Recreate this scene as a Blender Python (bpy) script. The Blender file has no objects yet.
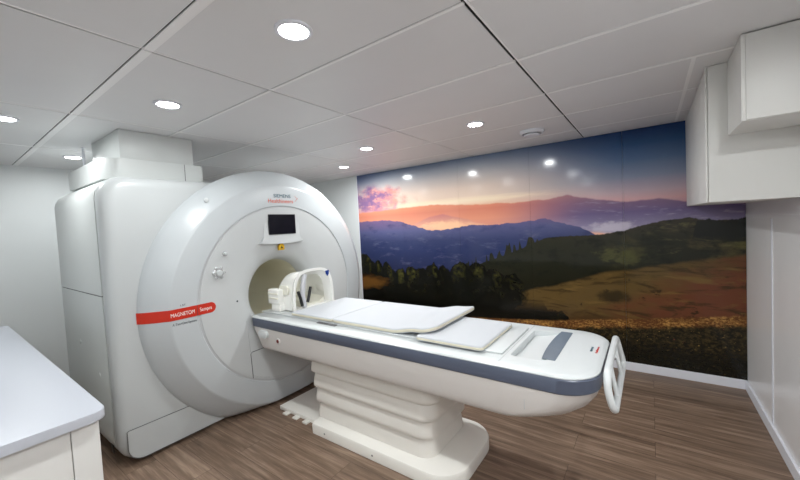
import bpy, bmesh, math, random
from mathutils import Vector, Matrix
random.seed(7)
S = bpy.context.scene
C = S.collection
PI = math.pi

# ------------------------------------------------------------------ helpers
def lin(c):
    c = c / 255.0
    return c / 12.92 if c <= 0.04045 else ((c + 0.055) / 1.055) ** 2.4
def rgb(r, g, b): return (lin(r), lin(g), lin(b), 1.0)

def mat(name, col, rough=0.5, spec=0.5, metal=0.0, noise=0.0, nscale=8.0, coat=0.0):
    m = bpy.data.materials.new(name); m.use_nodes = True
    nt = m.node_tree; b = nt.nodes['Principled BSDF']
    b.inputs['Base Color'].default_value = col
    b.inputs['Roughness'].default_value = rough
    b.inputs['Specular IOR Level'].default_value = spec
    b.inputs['Metallic'].default_value = metal
    if coat:
        b.inputs['Coat Weight'].default_value = coat
        b.inputs['Coat Roughness'].default_value = 0.08
    if noise:
        tc = nt.nodes.new('ShaderNodeTexCoord')
        n = nt.nodes.new('ShaderNodeTexNoise'); n.inputs['Scale'].default_value = nscale
        n.inputs['Detail'].default_value = 3
        nt.links.new(tc.outputs['Object'], n.inputs['Vector'])
        mr = nt.nodes.new('ShaderNodeMapRange')
        mr.inputs['To Min'].default_value = 1 - noise; mr.inputs['To Max'].default_value = 1 + noise
        nt.links.new(n.outputs['Fac'], mr.inputs['Value'])
        vm = nt.nodes.new('ShaderNodeVectorMath'); vm.operation = 'SCALE'
        vm.inputs[0].default_value = col[:3]
        nt.links.new(mr.outputs['Result'], vm.inputs['Scale'])
        nt.links.new(vm.outputs['Vector'], b.inputs['Base Color'])
    return m
def emis(name, col, st):
    m = bpy.data.materials.new(name); m.use_nodes = True
    b = m.node_tree.nodes['Principled BSDF']
    b.inputs['Base Color'].default_value = (0.8, 0.8, 0.8, 1)
    b.inputs['Emission Color'].default_value = col
    b.inputs['Emission Strength'].default_value = st
    return m

def obj(name, bm, m, parent=None, smooth=True, angle=35):
    me = bpy.data.meshes.new(name)
    bmesh.ops.recalc_face_normals(bm, faces=bm.faces)
    if parent is not None:
        bm.transform(Matrix.Translation(-root_loc(parent)))
    bm.to_mesh(me); bm.free()
    me.materials.append(m)
    o = bpy.data.objects.new(name, me); C.objects.link(o)
    if parent is not None: o.parent = parent
    if smooth:
        for p in me.polygons: p.use_smooth = True
        try: me.set_sharp_from_angle(angle=math.radians(angle))
        except Exception: pass
    return o
def root_loc(p):
    v = Vector(p.location)
    while p.parent is not None:
        p = p.parent; v += Vector(p.location)
    return v
def thing(name, label, cat, loc=(0, 0, 0), group=None):
    o = bpy.data.objects.new(name, None); C.objects.link(o)
    o.location = loc; o.empty_display_size = 0.1
    o['label'] = label; o['category'] = cat
    if group: o['group'] = group
    return o
def tag(o, label, cat, group=None):
    o['label'] = label; o['category'] = cat
    if group: o['group'] = group
    return o
def struct(name, bm, m, smooth=False):
    o = obj(name, bm, m, None, smooth); o['kind'] = 'structure'; return o
def copy_tree(o, parent=None):
    c = o.copy(); C.objects.link(c); c.parent = parent
    for ch in list(o.children): copy_tree(ch, c)
    return c

def box(bm, a, b, bev=0.0, seg=2):
    x0, y0, z0 = a; x1, y1, z1 = b
    vs = [bm.verts.new(p) for p in ((x0,y0,z0),(x1,y0,z0),(x1,y1,z0),(x0,y1,z0),(x0,y0,z1),(x1,y0,z1),(x1,y1,z1),(x0,y1,z1))]
    fs = [bm.faces.new([vs[i] for i in f]) for f in ((3,2,1,0),(4,5,6,7),(0,1,5,4),(1,2,6,5),(2,3,7,6),(3,0,4,7))]
    if bev > 0:
        es = list({e for f in fs for e in f.edges})
        bmesh.ops.bevel(bm, geom=es, offset=bev, segments=seg, profile=0.5, affect='EDGES')
    return bm
def B(*boxes, bev=0.0, seg=2):
    bm = bmesh.new()
    for a, b in boxes: box(bm, a, b, bev, seg)
    return bm
def quad(bm, *pts): return bm.faces.new([bm.verts.new(p) for p in pts])
def prism(pts2, z0, z1, plane='XY', bev=0.0, seg=2, bm=None):
    """extrude a 2-D outline; plane gives the axes of the outline, the third axis runs z0..z1"""
    bm = bm or bmesh.new()
    def P(a, b, c):
        return {'XY': (a, b, c), 'YZ': (c, a, b), 'XZ': (a, c, b)}[plane]
    lo = [bm.verts.new(P(a, b, z0)) for a, b in pts2]
    hi = [bm.verts.new(P(a, b, z1)) for a, b in pts2]
    n = len(pts2)
    f0 = bm.faces.new(lo[::-1]); f1 = bm.faces.new(hi)
    for i in range(n): bm.faces.new((lo[i], lo[(i+1) % n], hi[(i+1) % n], hi[i]))
    if bev > 0:
        bmesh.ops.bevel(bm, geom=list(f1.edges) + list(f0.edges), offset=bev, segments=seg, profile=0.5, affect='EDGES')
    return bm
def rrect(x0, y0, x1, y1, r, n=8):
    """rounded rectangle outline; r = (r at x0y0, x1y0, x1y1, x0y1)"""
    if not isinstance(r, (tuple, list)): r = (r,) * 4
    out = []
    for (cx, cy, sx, sy, a0, rr) in ((x0, y0, 1, 1, PI, r[0]), (x1, y0, -1, 1, 1.5*PI, r[1]), (x1, y1, -1, -1, 0, r[2]), (x0, y1, 1, -1, .5*PI, r[3])):
        ox, oy = cx + sx*rr, cy + sy*rr
        for k in range(n + 1):
            a = a0 + k/n * PI/2
            out.append((ox + rr*math.cos(a), oy + rr*math.sin(a)))
    return out
def loft(loops, cap0=True, cap1=True, bm=None):
    bm = bm or bmesh.new()
    V = [[bm.verts.new(p) for p in L] for L in loops]
    n = len(V[0])
    for a, b in zip(V, V[1:]):
        for i in range(n): bm.faces.new((a[i], a[(i+1) % n], b[(i+1) % n], b[i]))
    if cap0: bm.faces.new(V[0][::-1])
    if cap1: bm.faces.new(V[-1])
    return bm
def tube(pts, r, closed=False, n=10, bm=None, flat=1.0):
    bm = bm or bmesh.new()
    pts = [Vector(p) for p in pts]; N = len(pts); rings = []
    up = None
    for i in range(N):
        if closed: t = pts[(i+1) % N] - pts[i-1]
        else: t = pts[min(i+1, N-1)] - pts[max(i-1, 0)]
        t.normalize()
        if up is None:
            up = Vector((0, 0, 1)) if abs(t.z) < 0.9 else Vector((1, 0, 0))
        s = t.cross(up); s.normalize(); u = s.cross(t); u.normalize(); up = u
        rings.append([bm.verts.new(pts[i] + r*(math.cos(2*PI*k/n)*s + flat*math.sin(2*PI*k/n)*u)) for k in range(n)])
    m = N if closed else N-1
    for i in range(m):
        a, b = rings[i], rings[(i+1) % N]
        off = 0
        if closed and i == N-1:
            off = min(range(n), key=lambda q: (b[q].co - a[0].co).length)
        for k in range(n): bm.faces.new((a[k], a[(k+1) % n], b[(k+1+off) % n], b[(k+off) % n]))
    if not closed:
        bm.faces.new(rings[0][::-1]); bm.faces.new(rings[-1])
    return bm
def cyl(c, axis, r, h, n=32, bev=0.0, bm=None):
    """cylinder whose base centre is c and that extends h along axis"""
    bm = bm or bmesh.new()
    ax = {'X': Vector((1,0,0)), 'Y': Vector((0,1,0)), 'Z': Vector((0,0,1))}[axis]
    u = Vector((0,0,1)) if axis != 'Z' else Vector((1,0,0)); v = ax.cross(u)
    def ring(d, rr): return [Vector(c) + ax*d + rr*(math.cos(2*PI*k/n)*u + math.sin(2*PI*k/n)*v) for k in range(n)]
    s = 1 if h > 0 else -1
    L = [ring(0, r)]
    if bev: L += [ring(h - s*bev, r), ring(h - s*bev*.3, r - bev*.3), ring(h, r - bev)]
    else: L.append(ring(h, r))
    return loft(L, bm=bm)
def smooth_poly(pts, it=2, closed=True):
    for _ in range(it):
        q = []; n = len(pts)
        rng = range(n) if closed else range(n-1)
        for i in rng:
            a, b = Vector(pts[i]), Vector(pts[(i+1) % n])
            q += [a*.75 + b*.25, a*.25 + b*.75]
        if not closed: q = [Vector(pts[0])] + q + [Vector(pts[-1])]
        pts = q
    return pts
def boolean(o, cutters, op='DIFFERENCE'):
    for bmc in cutters:
        me = bpy.data.meshes.new('cut'); bmesh.ops.recalc_face_normals(bmc, faces=bmc.faces); bmc.to_mesh(me); bmc.free()
        c = bpy.data.objects.new('cut', me); C.objects.link(c)
        bpy.context.view_layer.update()
        md = o.modifiers.new('b', 'BOOLEAN'); md.operation = op; md.object = c; md.solver = 'EXACT'
        dg = bpy.context.evaluated_depsgraph_get(); dg.update()
        nm = bpy.data.meshes.new_from_object(o.evaluated_get(dg))
        o.modifiers.clear(); o.data = nm
        bpy.data.objects.remove(c); bpy.data.meshes.remove(me)
        for p in nm.polygons: p.use_smooth = True
        nm.set_sharp_from_angle(angle=math.radians(30))
def text_bm(txt, height, width, place, ext=0.0012, bold=False):
    """lettering scaled to a cap height and a total width; place(u, v, w) -> world point"""
    cu = bpy.data.curves.new('txt', 'FONT'); cu.body = txt; cu.size = 1.0; cu.extrude = 0.5
    if bold: cu.offset = 0.0
    o = bpy.data.objects.new('txt', cu); C.objects.link(o)
    dg = bpy.context.evaluated_depsgraph_get(); dg.update()
    me = bpy.data.meshes.new_from_object(o.evaluated_get(dg))
    bpy.data.objects.remove(o); bpy.data.curves.remove(cu)
    bm = bmesh.new(); bm.from_mesh(me); bpy.data.meshes.remove(me)
    xs = [v.co.x for v in bm.verts]; x0, x1 = min(xs), max(xs)
    for v in bm.verts:
        u = (v.co.x - x0) / (x1 - x0) * width
        w = v.co.y / 0.70 * height
        d = (v.co.z / 0.5 * 0.5 + 0.5) * ext
        v.co = place(u, w, d)
    return bm

# ------------------------------------------------------------------ materials
W_WALL = mat('wall paint', rgb(215, 219, 220), 0.45, noise=0.012, nscale=3)
W_RWALL = mat('gloss wall panel', rgb(229, 228, 229), 0.28, noise=0.012, nscale=3)
W_CEIL = mat('ceiling tile', rgb(226, 226, 227), 0.42, noise=0.02, nscale=5)
W_BAR = mat('ceiling grid bar', rgb(246, 246, 246), 0.4)
W_GAP = mat('ceiling gap', rgb(30, 30, 31), 0.9)
W_TRIM = mat('trim white', rgb(226, 228, 236), 0.35)
W_CAB = mat('cabinet white laminate', rgb(221, 221, 218), 0.42, noise=0.01)
W_SCAN = mat('scanner white shell', rgb(188, 192, 193), 0.30, noise=0.008, nscale=4)
W_SIDE = mat('scanner side shell', rgb(206, 210, 209), 0.38, noise=0.008, nscale=4)
W_FACE = mat('scanner face plastic', rgb(193, 196, 197), 0.36, noise=0.008, nscale=4)
W_RING = mat('scanner ring plastic', rgb(188, 193, 196), 0.3, noise=0.008, nscale=4)
W_BORE = mat('bore liner', rgb(226, 222, 202), 0.4, noise=0.02)
W_TABLE = mat('table white shell', rgb(206, 202, 199), 0.34, noise=0.01)
W_DECK = mat('table deck white', rgb(206, 210, 211), 0.3)
W_BELL = mat('column cover', rgb(228, 225, 219), 0.5, noise=0.012, nscale=6)
W_BASE = mat('base plate white', rgb(235, 233, 227), 0.4)
W_PAD = mat('pad vinyl', rgb(188, 191, 196), 0.6, 0.3, noise=0.01, nscale=20)
W_PADE = mat('pad edge cream', rgb(214, 208, 188), 0.55)
W_COIL = mat('coil ivory plastic', rgb(240, 240, 236), 0.25, noise=0.01, nscale=12)
W_COIL2 = mat('coil inner ivory', rgb(232, 230, 217), 0.3)
GREY = mat('slate rail', rgb(78, 85, 102), 0.35, noise=0.02)
INLAY = mat('slate inlay', rgb(106, 119, 130), 0.2, noise=0.05, nscale=20)
BLACK = mat('black plastic', rgb(18, 18, 20), 0.35)
SCREEN = mat('screen glass', rgb(9, 10, 20), 0.22)
RED = mat('red band', rgb(196, 38, 8), 0.4)
WTXT = mat('white lettering', rgb(240, 236, 232), 0.5)
DTXT = mat('dark lettering', rgb(60, 66, 74), 0.5)
TEAL = mat('teal lettering', rgb(52, 92, 108), 0.5)
ORNG = mat('orange lettering', rgb(214, 92, 62), 0.5)
YELL = mat('yellow warning label', rgb(190, 150, 20), 0.5)
BLUE = mat('blue badge', rgb(24, 60, 140), 0.3)
RSEAM = mat('ring groove', rgb(186, 188, 190), 0.6)
SEAM = mat('seam shadow gap', rgb(96, 97, 98), 0.7)
CHROME = mat('satin metal', rgb(206, 208, 208), 0.25, metal=0.6)
W_TOP = mat('worktop laminate', rgb(186, 190, 199), 0.35, noise=0.006)
W_UNIT = mat('unit laminate', rgb(214, 213, 210), 0.45, noise=0.01)

def wood_floor():
    m = bpy.data.materials.new('vinyl wood planks'); m.use_nodes = True
    nt = m.node_tree; N = nt.nodes; Lk = nt.links; b = N['Principled BSDF']
    tc = N.new('ShaderNodeTexCoord')
    br = N.new('ShaderNodeTexBrick'); br.offset = 0.37; br.offset_frequency = 2; br.squash = 1.0
    br.inputs['Color1'].default_value = (0, 0, 0, 1); br.inputs['Color2'].default_value = (1, 1, 1, 1)
    br.inputs['Mortar'].default_value = (0.5, 0.5, 0.5, 1)
    br.inputs['Scale'].default_value = 1.0; br.inputs['Mortar Size'].default_value = 0.0012
    br.inputs['Brick Width'].default_value = 1.22; br.inputs['Row Height'].default_value = 0.18
    Lk.new(tc.outputs['Object'], br.inputs['Vector'])
    sep = N.new('ShaderNodeSeparateXYZ'); Lk.new(tc.outputs['Object'], sep.inputs[0])
    def mth(op, a, bb=None):
        n = N.new('ShaderNodeMath'); n.operation = op
        for i, v in enumerate((a, bb)):
            if v is None: continue
            if isinstance(v, (int, float)): n.inputs[i].default_value = v
            else: Lk.new(v, n.inputs[i])
        return n.outputs[0]
    rnd = br.outputs['Color']
    cmb = N.new('ShaderNodeCombineXYZ')
    Lk.new(mth('MULTIPLY', sep.outputs['X'], 1.1), cmb.inputs['X'])
    Lk.new(mth('MULTIPLY', sep.outputs['Y'], 17.0), cmb.inputs['Y'])
    Lk.new(mth('MULTIPLY', rnd, 9.0), cmb.inputs['Z'])
    n1 = N.new('ShaderNodeTexNoise'); n1.inputs['Scale'].default_value = 1.6; n1.inputs['Detail'].default_value = 6
    n1.inputs['Roughness'].default_value = 0.62; n1.inputs['Distortion'].default_value = 0.35
    Lk.new(cmb.outputs[0], n1.inputs['Vector'])
    cmb2 = N.new('ShaderNodeCombineXYZ')
    Lk.new(mth('MULTIPLY', sep.outputs['X'], 4.0), cmb2.inputs['X'])
    Lk.new(mth('MULTIPLY', sep.outputs['Y'], 90.0), cmb2.inputs['Y'])
    n2 = N.new('ShaderNodeTexNoise'); n2.inputs['Scale'].default_value = 1.5; n2.inputs['Detail'].default_value = 4
    Lk.new(cmb2.outputs[0], n2.inputs['Vector'])
    mix = mth('ADD', mth('MULTIPLY', n1.outputs['Fac'], 0.78), mth('MULTIPLY', n2.outputs['Fac'], 0.22))
    mix = mth('ADD', mix, mth('MULTIPLY', mth('SUBTRACT', rnd, 0.5), 0.07))
    rp = N.new('ShaderNodeValToRGB'); e = rp.color_ramp.elements
    e[0].position = 0.30; e[0].color = rgb(82, 66, 54)
    e[1].position = 0.70; e[1].color = rgb(160, 138, 120)
    x = rp.color_ramp.elements.new(0.5); x.color = rgb(122, 101, 85)
    Lk.new(mix, rp.inputs['Fac'])
    mc = N.new('ShaderNodeMix'); mc.data_type = 'RGBA'
    Lk.new(br.outputs['Fac'], mc.inputs[0]); Lk.new(rp.outputs['Color'], mc.inputs[6])
    mc.inputs[7].default_value = rgb(62, 48, 40)
    Lk.new(mc.outputs[2], b.inputs['Base Color'])
    b.inputs['Roughness'].default_value = 0.42
    b.inputs['Specular IOR Level'].default_value = 0.35
    return m

# ---- the mural print: a procedural sunset-over-hills picture in the panel's own coordinates
def mural_mat():
    m = bpy.data.materials.new('printed mural'); m.use_nodes = True
    nt = m.node_tree; N = nt.nodes; Lk = nt.links; b = N['Principled BSDF']
    tc = N.new('ShaderNodeTexCoord'); sp = N.new('ShaderNodeSeparateXYZ')
    Lk.new(tc.outputs['Object'], sp.inputs[0])
    X, Z = sp.outputs['X'], sp.outputs['Z']
    def mth(op, a, bb=None, c=None, clamp=False):
        n = N.new('ShaderNodeMath'); n.operation = op; n.use_clamp = clamp
        for i, v in enumerate((a, bb, c)):
            if v is None: continue
            if isinstance(v, (int, float)): n.inputs[i].default_value = v
            else: Lk.new(v, n.inputs[i])
        return n.outputs[0]
    add = lambda a, c: mth('ADD', a, c); mul = lambda a, c: mth('MULTIPLY', a, c); sub = lambda a, c: mth('SUBTRACT', a, c)
    def noise(sx, sz, detail=4, rough=0.55, seed=0.0, dist=0.0):
        c = N.new('ShaderNodeCombineXYZ')
        Lk.new(mul(X, sx), c.inputs['X']); Lk.new(mul(Z, sz), c.inputs['Y']); c.inputs['Z'].default_value = seed
        n = N.new('ShaderNodeTexNoise'); n.inputs['Scale'].default_value = 1; n.inputs['Detail'].default_value = detail
        n.inputs['Roughness'].default_value = rough; n.inputs['Distortion'].default_value = dist
        Lk.new(c.outputs[0], n.inputs['Vector'])
        return sub(n.outputs['Fac'], 0.5)
    def step(v, lo, hi):
        n = N.new('ShaderNodeMapRange'); n.interpolation_type = 'SMOOTHSTEP'; n.clamp = True
        n.inputs['From Min'].default_value = lo; n.inputs['From Max'].default_value = hi
        Lk.new(v, n.inputs['Value']); return n.outputs['Result']
    def ramp(v, lo, hi, stops):
        n = N.new('ShaderNodeMapRange'); n.clamp = True
        n.inputs['From Min'].default_value = lo; n.inputs['From Max'].default_value = hi
        Lk.new(v, n.inputs['Value'])
        r = N.new('ShaderNodeValToRGB'); cr = r.color_ramp
        ps = sorted(stops)
        while len(cr.elements) < len(ps): cr.elements.new(0.5)
        for e, (p, col) in zip(cr.elements, ps):
            e.position = (p - lo) / (hi - lo); e.color = rgb(*col)
        Lk.new(n.outputs['Result'], r.inputs['Fac']); return r.outputs['Color']
    def curve(pts):
        """height as a function of X, piecewise linear with softened knees, through a colour ramp"""
        n = N.new('ShaderNodeMapRange'); n.clamp = True
        n.inputs['From Min'].default_value = -3.9; n.inputs['From Max'].default_value = 0.7
        Lk.new(X, n.inputs['Value'])
        r = N.new('ShaderNodeValToRGB'); cr = r.color_ramp; cr.interpolation = 'EASE' if False else 'LINEAR'
        ps = sorted(pts)
        while len(cr.elements) < len(ps): cr.elements.new(0.5)
        for e, (p, h) in zip(cr.elements, ps):
            e.position = min(1, max(0, (p + 3.9) / 4.6)); v = h / 2.5; e.color = (v, v, v, 1)
        Lk.new(n.outputs['Result'], r.inputs['Fac'])
        return mul(r.outputs['Color'], 2.5)
    def mix(f, a, c):
        n = N.new('ShaderNodeMix'); n.data_type = 'RGBA'; n.clamp_factor = True
        if isinstance(f, (int, float)): n.inputs[0].default_value = f
        else: Lk.new(f, n.inputs[0])
        for i, v in ((6, a), (7, c)):
            if isinstance(v, tuple): n.inputs[i].default_value = v
            else: Lk.new(v, n.inputs[i])
        return n.outputs[2]
    def blob(cx, cz, rx, rz, soft=0.6, wob=None):
        d = mth('SQRT', add(mth('POWER', mth('ABSOLUTE', mth('DIVIDE', sub(X, cx), rx)), 2), mth('POWER', mth('ABSOLUTE', mth('DIVIDE', sub(Z, cz), rz)), 2)))
        if wob is not None: d = add(d, wob)
        return sub(1.0, step(d, 1 - soft, 1 + soft * .3))
    # sky
    skyL = ramp(Z, 1.6, 2.4, [(1.70, (236, 170, 136)), (1.82, (244, 208, 178)), (1.90, (238, 212, 192)), (2.02, (232, 210, 196)), (2.16, (206, 198, 196)), (2.28, (164, 170, 182)), (2.4, (104, 122, 150))])
    skyR = ramp(Z, 1.55, 2.4, [(1.6, (168, 132, 152)), (1.72, (204, 160, 162)), (1.80, (182, 160, 170)), (1.94, (130, 138, 160)), (2.1, (84, 108, 142)), (2.25, (46, 80, 124)), (2.4, (20, 50, 98))])
    col = mix(step(X, -1.9, -0.1), skyL, skyR)
    col = mix(mul(blob(-3.9, 2.5, 0.75, 0.42, 0.9), 0.85), col, rgb(70, 84, 128))
    # the pink cloud
    nz = noise(5, 7, 6, 0.6, 3.1)
    cl = blob(-3.45, 1.96, 0.62, 0.27, 0.55, mul(nz, 1.7))
    clc = mix(step(add(noise(7, 11, 5, 0.6, 8.0), mul(sub(X, -3.3), 0.35)), -0.16, 0.18), rgb(140, 108, 150), rgb(234, 158, 146))
    clc = mix(mul(step(noise(9, 16, 5, 0.6, 21.0), 0.06, 0.2), 0.6), clc, rgb(246, 190, 172))
    col = mix(cl, col, clc)
    col = mix(mul(blob(-3.5, 1.78, 0.7, 0.1, 0.8, mul(noise(4, 14, 4, 0.6, 5), 1.2)), 0.7), col, rgb(206, 140, 156))
    # bright streak on the horizon
    st = mth('MULTIPLY', blob(-2.0, 1.86, 1.1, 0.05, 0.9, mul(noise(3, 30, 4, 0.6, 2), 1.0)), 0.85)
    col = mix(st, col, rgb(252, 232, 204))
    # far orange / mauve range
    def layer(col, pts, amp, sx, seed, soft, c, detail=5, rough=0.55):
        r = add(curve(pts), mul(noise(sx, 0, detail, rough, seed), amp))
        return mix(step(sub(r, Z), -soft, soft), col, c), sub(r, Z)
    hz = [(-3.9, 1.80), (-2.86, 1.83), (-2.44, 1.84), (-1.72, 1.79), (-1.12, 1.78), (-0.85, 1.80), (-0.72, 1.82), (-0.57, 1.77), (-0.19, 1.70), (0.07, 1.71), (0.27, 1.67), (0.66, 1.62)]
    hL = ramp(Z, 1.4, 1.9, [(1.5, (216, 148, 132)), (1.62, (226, 150, 122)), (1.74, (216, 132, 108)), (1.84, (226, 148, 116))])
    hR = ramp(Z, 1.35, 1.9, [(1.38, (150, 142, 166)), (1.5, (128, 118, 150)), (1.6, (104, 90, 130)), (1.72, (126, 96, 124)), (1.8, (148, 108, 122))])
    hc = mix(step(X, -1.7, -0.5), hL, hR)
    hc = mix(mul(step(noise(5, 26, 4, 0.6, 14), 0.03, 0.2), mul(step(X, -0.9, -0.3), 0.5)), hc, rgb(176, 164, 184))
    col, _ = layer(col, hz, 0.06, 5, 1.0, 0.012, hc)
    pk = [(-3.9, 1.5), (-2.75, 1.58), (-2.45, 1.68), (-2.25, 1.70), (-2.0, 1.64), (-1.8, 1.58), (-1.5, 1.5), (0.7, 1.3)]
    col, _ = layer(col, pk, 0.05, 6, 9.0, 0.015, ramp(Z, 1.45, 1.75, [(1.5, (236, 176, 146)), (1.7, (196, 120, 118))]))
    gl = blob(-2.2, 1.55, 0.42, 0.07, 0.6, mul(noise(8, 18, 5, 0.6, 4), 1.6))
    col = mix(mul(gl, 0.9), col, rgb(246, 196, 156))
    gl2 = blob(-0.32, 1.45, 0.24, 0.07, 0.6, mul(noise(9, 14, 5, 0.6, 6), 1.8))
    col = mix(mul(gl2, 0.85), col, rgb(196, 188, 204))
    # blue range
    bl = [(-3.9, 1.67), (-3.4, 1.67), (-3.24, 1.67), (-2.96, 1.64), (-2.71, 1.56), (-2.45, 1.49), (-2.15, 1.50), (-1.87, 1.54), (-1.6, 1.53), (-1.36, 1.54), (-1.16, 1.55), (-1.01, 1.58), (-0.88, 1.55), (-0.66, 1.48), (-0.52, 1.42), (-0.43, 1.36), (0.0, 1.2), (0.7, 1.0)]
    bc = ramp(Z, 0.9, 1.75, [(0.95, (38, 44, 78)), (1.2, (44, 53, 92)), (1.35, (54, 62, 100)), (1.5, (86, 88, 128)), (1.66, (116, 94, 130))])
    bc = mix(mul(step(noise(4, 11, 6, 0.65, 12), 0.02, 0.22), 0.6), bc, rgb(98, 100, 128))
    bc = mix(mul(step(noise(5, 9, 5, 0.6, 31), 0.0, 0.25), 0.5), bc, rgb(34, 42, 88))
    col, _ = layer(col, bl, 0.07, 9, 2.0, 0.006, bc)
    # right hill
    hi = [(-3.9, 0.7), (-2.2, 0.92), (-1.89, 1.00), (-1.49, 1.14), (-1.25, 1.23), (-1.13, 1.29), (-0.95, 1.36), (-0.81, 1.37), (-0.43, 1.38), (-0.2, 1.42), (-0.08, 1.46), (0.1, 1.50), (0.29, 1.52), (0.4, 1.49), (0.7, 1.48)]
    g = ramp(Z, 0.75, 1.55, [(0.85, (30, 30, 20)), (1.1, (36, 37, 26)), (1.3, (42, 42, 31)), (1.5, (56, 51, 40))])
    g = mix(mul(step(noise(2.2, 6, 6, 0.6, 17, 0.6), -0.02, 0.2), mul(step(X, -0.5, 0.35), 0.9)), g, rgb(92, 84, 52))
    g = mix(mul(step(noise(4, 12, 6, 0.65, 27, 0.8), 0.04, 0.2), mul(step(X, -0.2, 0.2), 0.6)), g, rgb(112, 106, 62))
    g = mix(mul(blob(-0.22, 1.17, 0.24, 0.09, 0.6, mul(noise(9, 16, 6, 0.65, 43), 3.2)), 0.6), g, rgb(86, 86, 46))
    g = mix(mul(blob(0.02, 1.24, 0.16, 0.2, 0.7, mul(noise(6, 8, 5, 0.6, 45), 1.5)), 0.8), g, rgb(28, 30, 22))
    g = mix(mul(step(noise(5, 8, 6, 0.68, 41), 0.0, 0.16), 0.8), g, rgb(24, 26, 19))
    # firs along the left shoulder of the hill
    tr = mul(step(sub(mth('ABSOLUTE', X), 1.0), 0.0, 0.15), sub(1.0, step(sub(mth('ABSOLUTE', X), 1.0), 0.9, 1.15)))
    teeth = mth('PINGPONG', add(mul(X, 11.0), mul(noise(7, 0, 2, 0.5, 3), 3.0)), 0.5)
    tooth = mul(mul(step(teeth, 0.15, 0.5), tr), add(0.09, mul(noise(9, 0, 3, 0.6, 23), 0.30)))
    r = add(add(curve(hi), mul(noise(16, 0, 6, 0.65, 19), 0.05)), mth('MAXIMUM', tooth, 0.0))
    col = mix(step(sub(r, Z), -0.006, 0.006), col, g)
    # dark wooded knoll at the far right
    kn = [(-3.9, 0.3), (0.28, 1.2), (0.34, 1.48), (0.42, 1.50), (0.52, 1.47), (0.7, 1.51)]
    kf = step(sub(add(curve(kn), mul(noise(22, 0, 6, 0.7, 29), 0.07)), Z), -0.006, 0.006)
    kb = step(add(Z, mul(noise(6, 6, 4, 0.6, 9), 0.2)), 1.28, 1.36)
    col = mix(mul(kf, kb), col, rgb(34, 36, 32))
    # meadow
    me = [(-3.9, 0.3), (-1.5, 0.62), (-1.21, 0.74), (-0.83, 0.84), (-0.44, 0.97), (-0.01, 1.06), (0.36, 1.13), (0.7, 1.18)]
    mc = mix(step(add(mul(sub(X, -0.1), 0.55), add(mul(sub(0.85, Z), 0.9), mul(noise(3, 7, 5, 0.6, 33), 0.5))), -0.05, 0.3), rgb(94, 74, 40), rgb(104, 60, 40))
    mc = mix(mul(step(noise(2.2, 11, 7, 0.66, 37, 1.0), 0.0, 0.14), 0.85), mc, rgb(58, 46, 26))
    mc = mix(mul(step(noise(2.2, 10, 6, 0.62, 47, 0.5), 0.04, 0.16), 0.75), mc, rgb(116, 92, 48))
    bush = step(noise(5, 7, 5, 0.62, 51), 0.12, 0.17)
    mc = mix(mul(bush, 0.8), mc, rgb(40, 34, 20))
    mc = mix(mul(blob(-0.32, 0.74, 0.16, 0.07, 0.5, mul(noise(12, 12, 4, 0.6, 3), 1.2)), 0.85), mc, rgb(38, 32, 18))
    mc = mix(step(sub(0.66, Z), 0.0, 0.26), mc, rgb(74, 52, 28))
    col, _ = layer(col, me, 0.08, 4, 4.0, 0.02, mc)
    # the dark tree belt of the left foreground
    tb = [(-3.9, 1.12), (-3.76, 1.12), (-3.38, 1.02), (-3.2, 0.96), (-3.01, 0.90), (-2.8, 0.93), (-2.49, 1.00), (-2.2, 0.97), (-1.89, 1.04), (-1.6, 0.97), (-1.36, 0.90), (-1.24, 0.82), (-1.1, 0.68), (-0.9, 0.52), (-0.6, 0.40), (0.2, 0.30), (0.7, 0.30)]
    ct = mul(mth('PINGPONG', add(mul(X, 4.2), mul(noise(3, 0, 2, 0.5, 61), 2.6)), 0.5), 2.0)
    crown = sub(mul(mth('SQRT', ct), add(0.10, mul(noise(5, 0, 2, 0.5, 67), 0.22))), 0.05)
    rt = add(add(curve(tb), crown), mul(noise(26, 12, 5, 0.75, 63), 0.10))
    tcol = mix(step(noise(9, 9, 5, 0.65, 71), -0.02, 0.2), rgb(14, 15, 11), rgb(34, 33, 19))
    dl = sub(rt, Z)
    lit = mul(mul(step(add(noise(2.5, 0, 2, 0.5, 83), mul(noise(14, 14, 5, 0.7, 81), 0.6)), -0.06, 0.22), step(ct, 0.35, 0.8)), mul(step(dl, 0.0, 0.03), sub(1.0, step(dl, 0.10, 0.26))))
    tcol = mix(mul(lit, 0.9), tcol, rgb(104, 102, 48))
    tcol = mix(mul(step(sub(0.72, Z), 0.0, 0.2), 0.85), tcol, rgb(13, 13, 9))
    tcol = mix(mul(blob(-3.72, 0.72, 0.5, 0.12, 0.6, mul(noise(5, 12, 4, 0.6, 91), 1.2)), 0.9), tcol, rgb(112, 74, 30))
    fade = sub(1.0, step(add(X, mul(noise(7, 7, 5, 0.7, 97), 0.5)), -1.30, -1.12))
    fade = mth('MAXIMUM', fade, step(sub(0.62, Z), -0.06, 0.14))
    col = mix(mul(step(dl, -0.008, 0.008), fade), col, tcol)
    # dark shoulder under the meadow, then the flowers
    fl = [(-3.9, 0.2), (-0.95, 0.42), (-0.4, 0.50), (-0.02, 0.545), (0.65, 0.65), (0.7, 0.65)]
    fd = sub(add(curve(fl), mul(noise(30, 0, 4, 0.6, 101), 0.03)), Z)
    flc = mix(step(add(noise(38, 60, 4, 0.7, 103), mul(noise(5, 9, 3, 0.6, 107), 0.6)), -0.08, 0.26), rgb(92, 56, 30), rgb(192, 144, 76))
    col = mix(step(fd, -0.01, 0.015), col, flc)
    lo = mix(step(noise(26, 34, 5, 0.7, 111), -0.08, 0.18), rgb(26, 24, 16), rgb(72, 60, 34))
    lo = mix(mul(step(noise(30, 40, 4, 0.6, 117), 0.14, 0.2), 0.8), lo, rgb(170, 136, 72))
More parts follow.
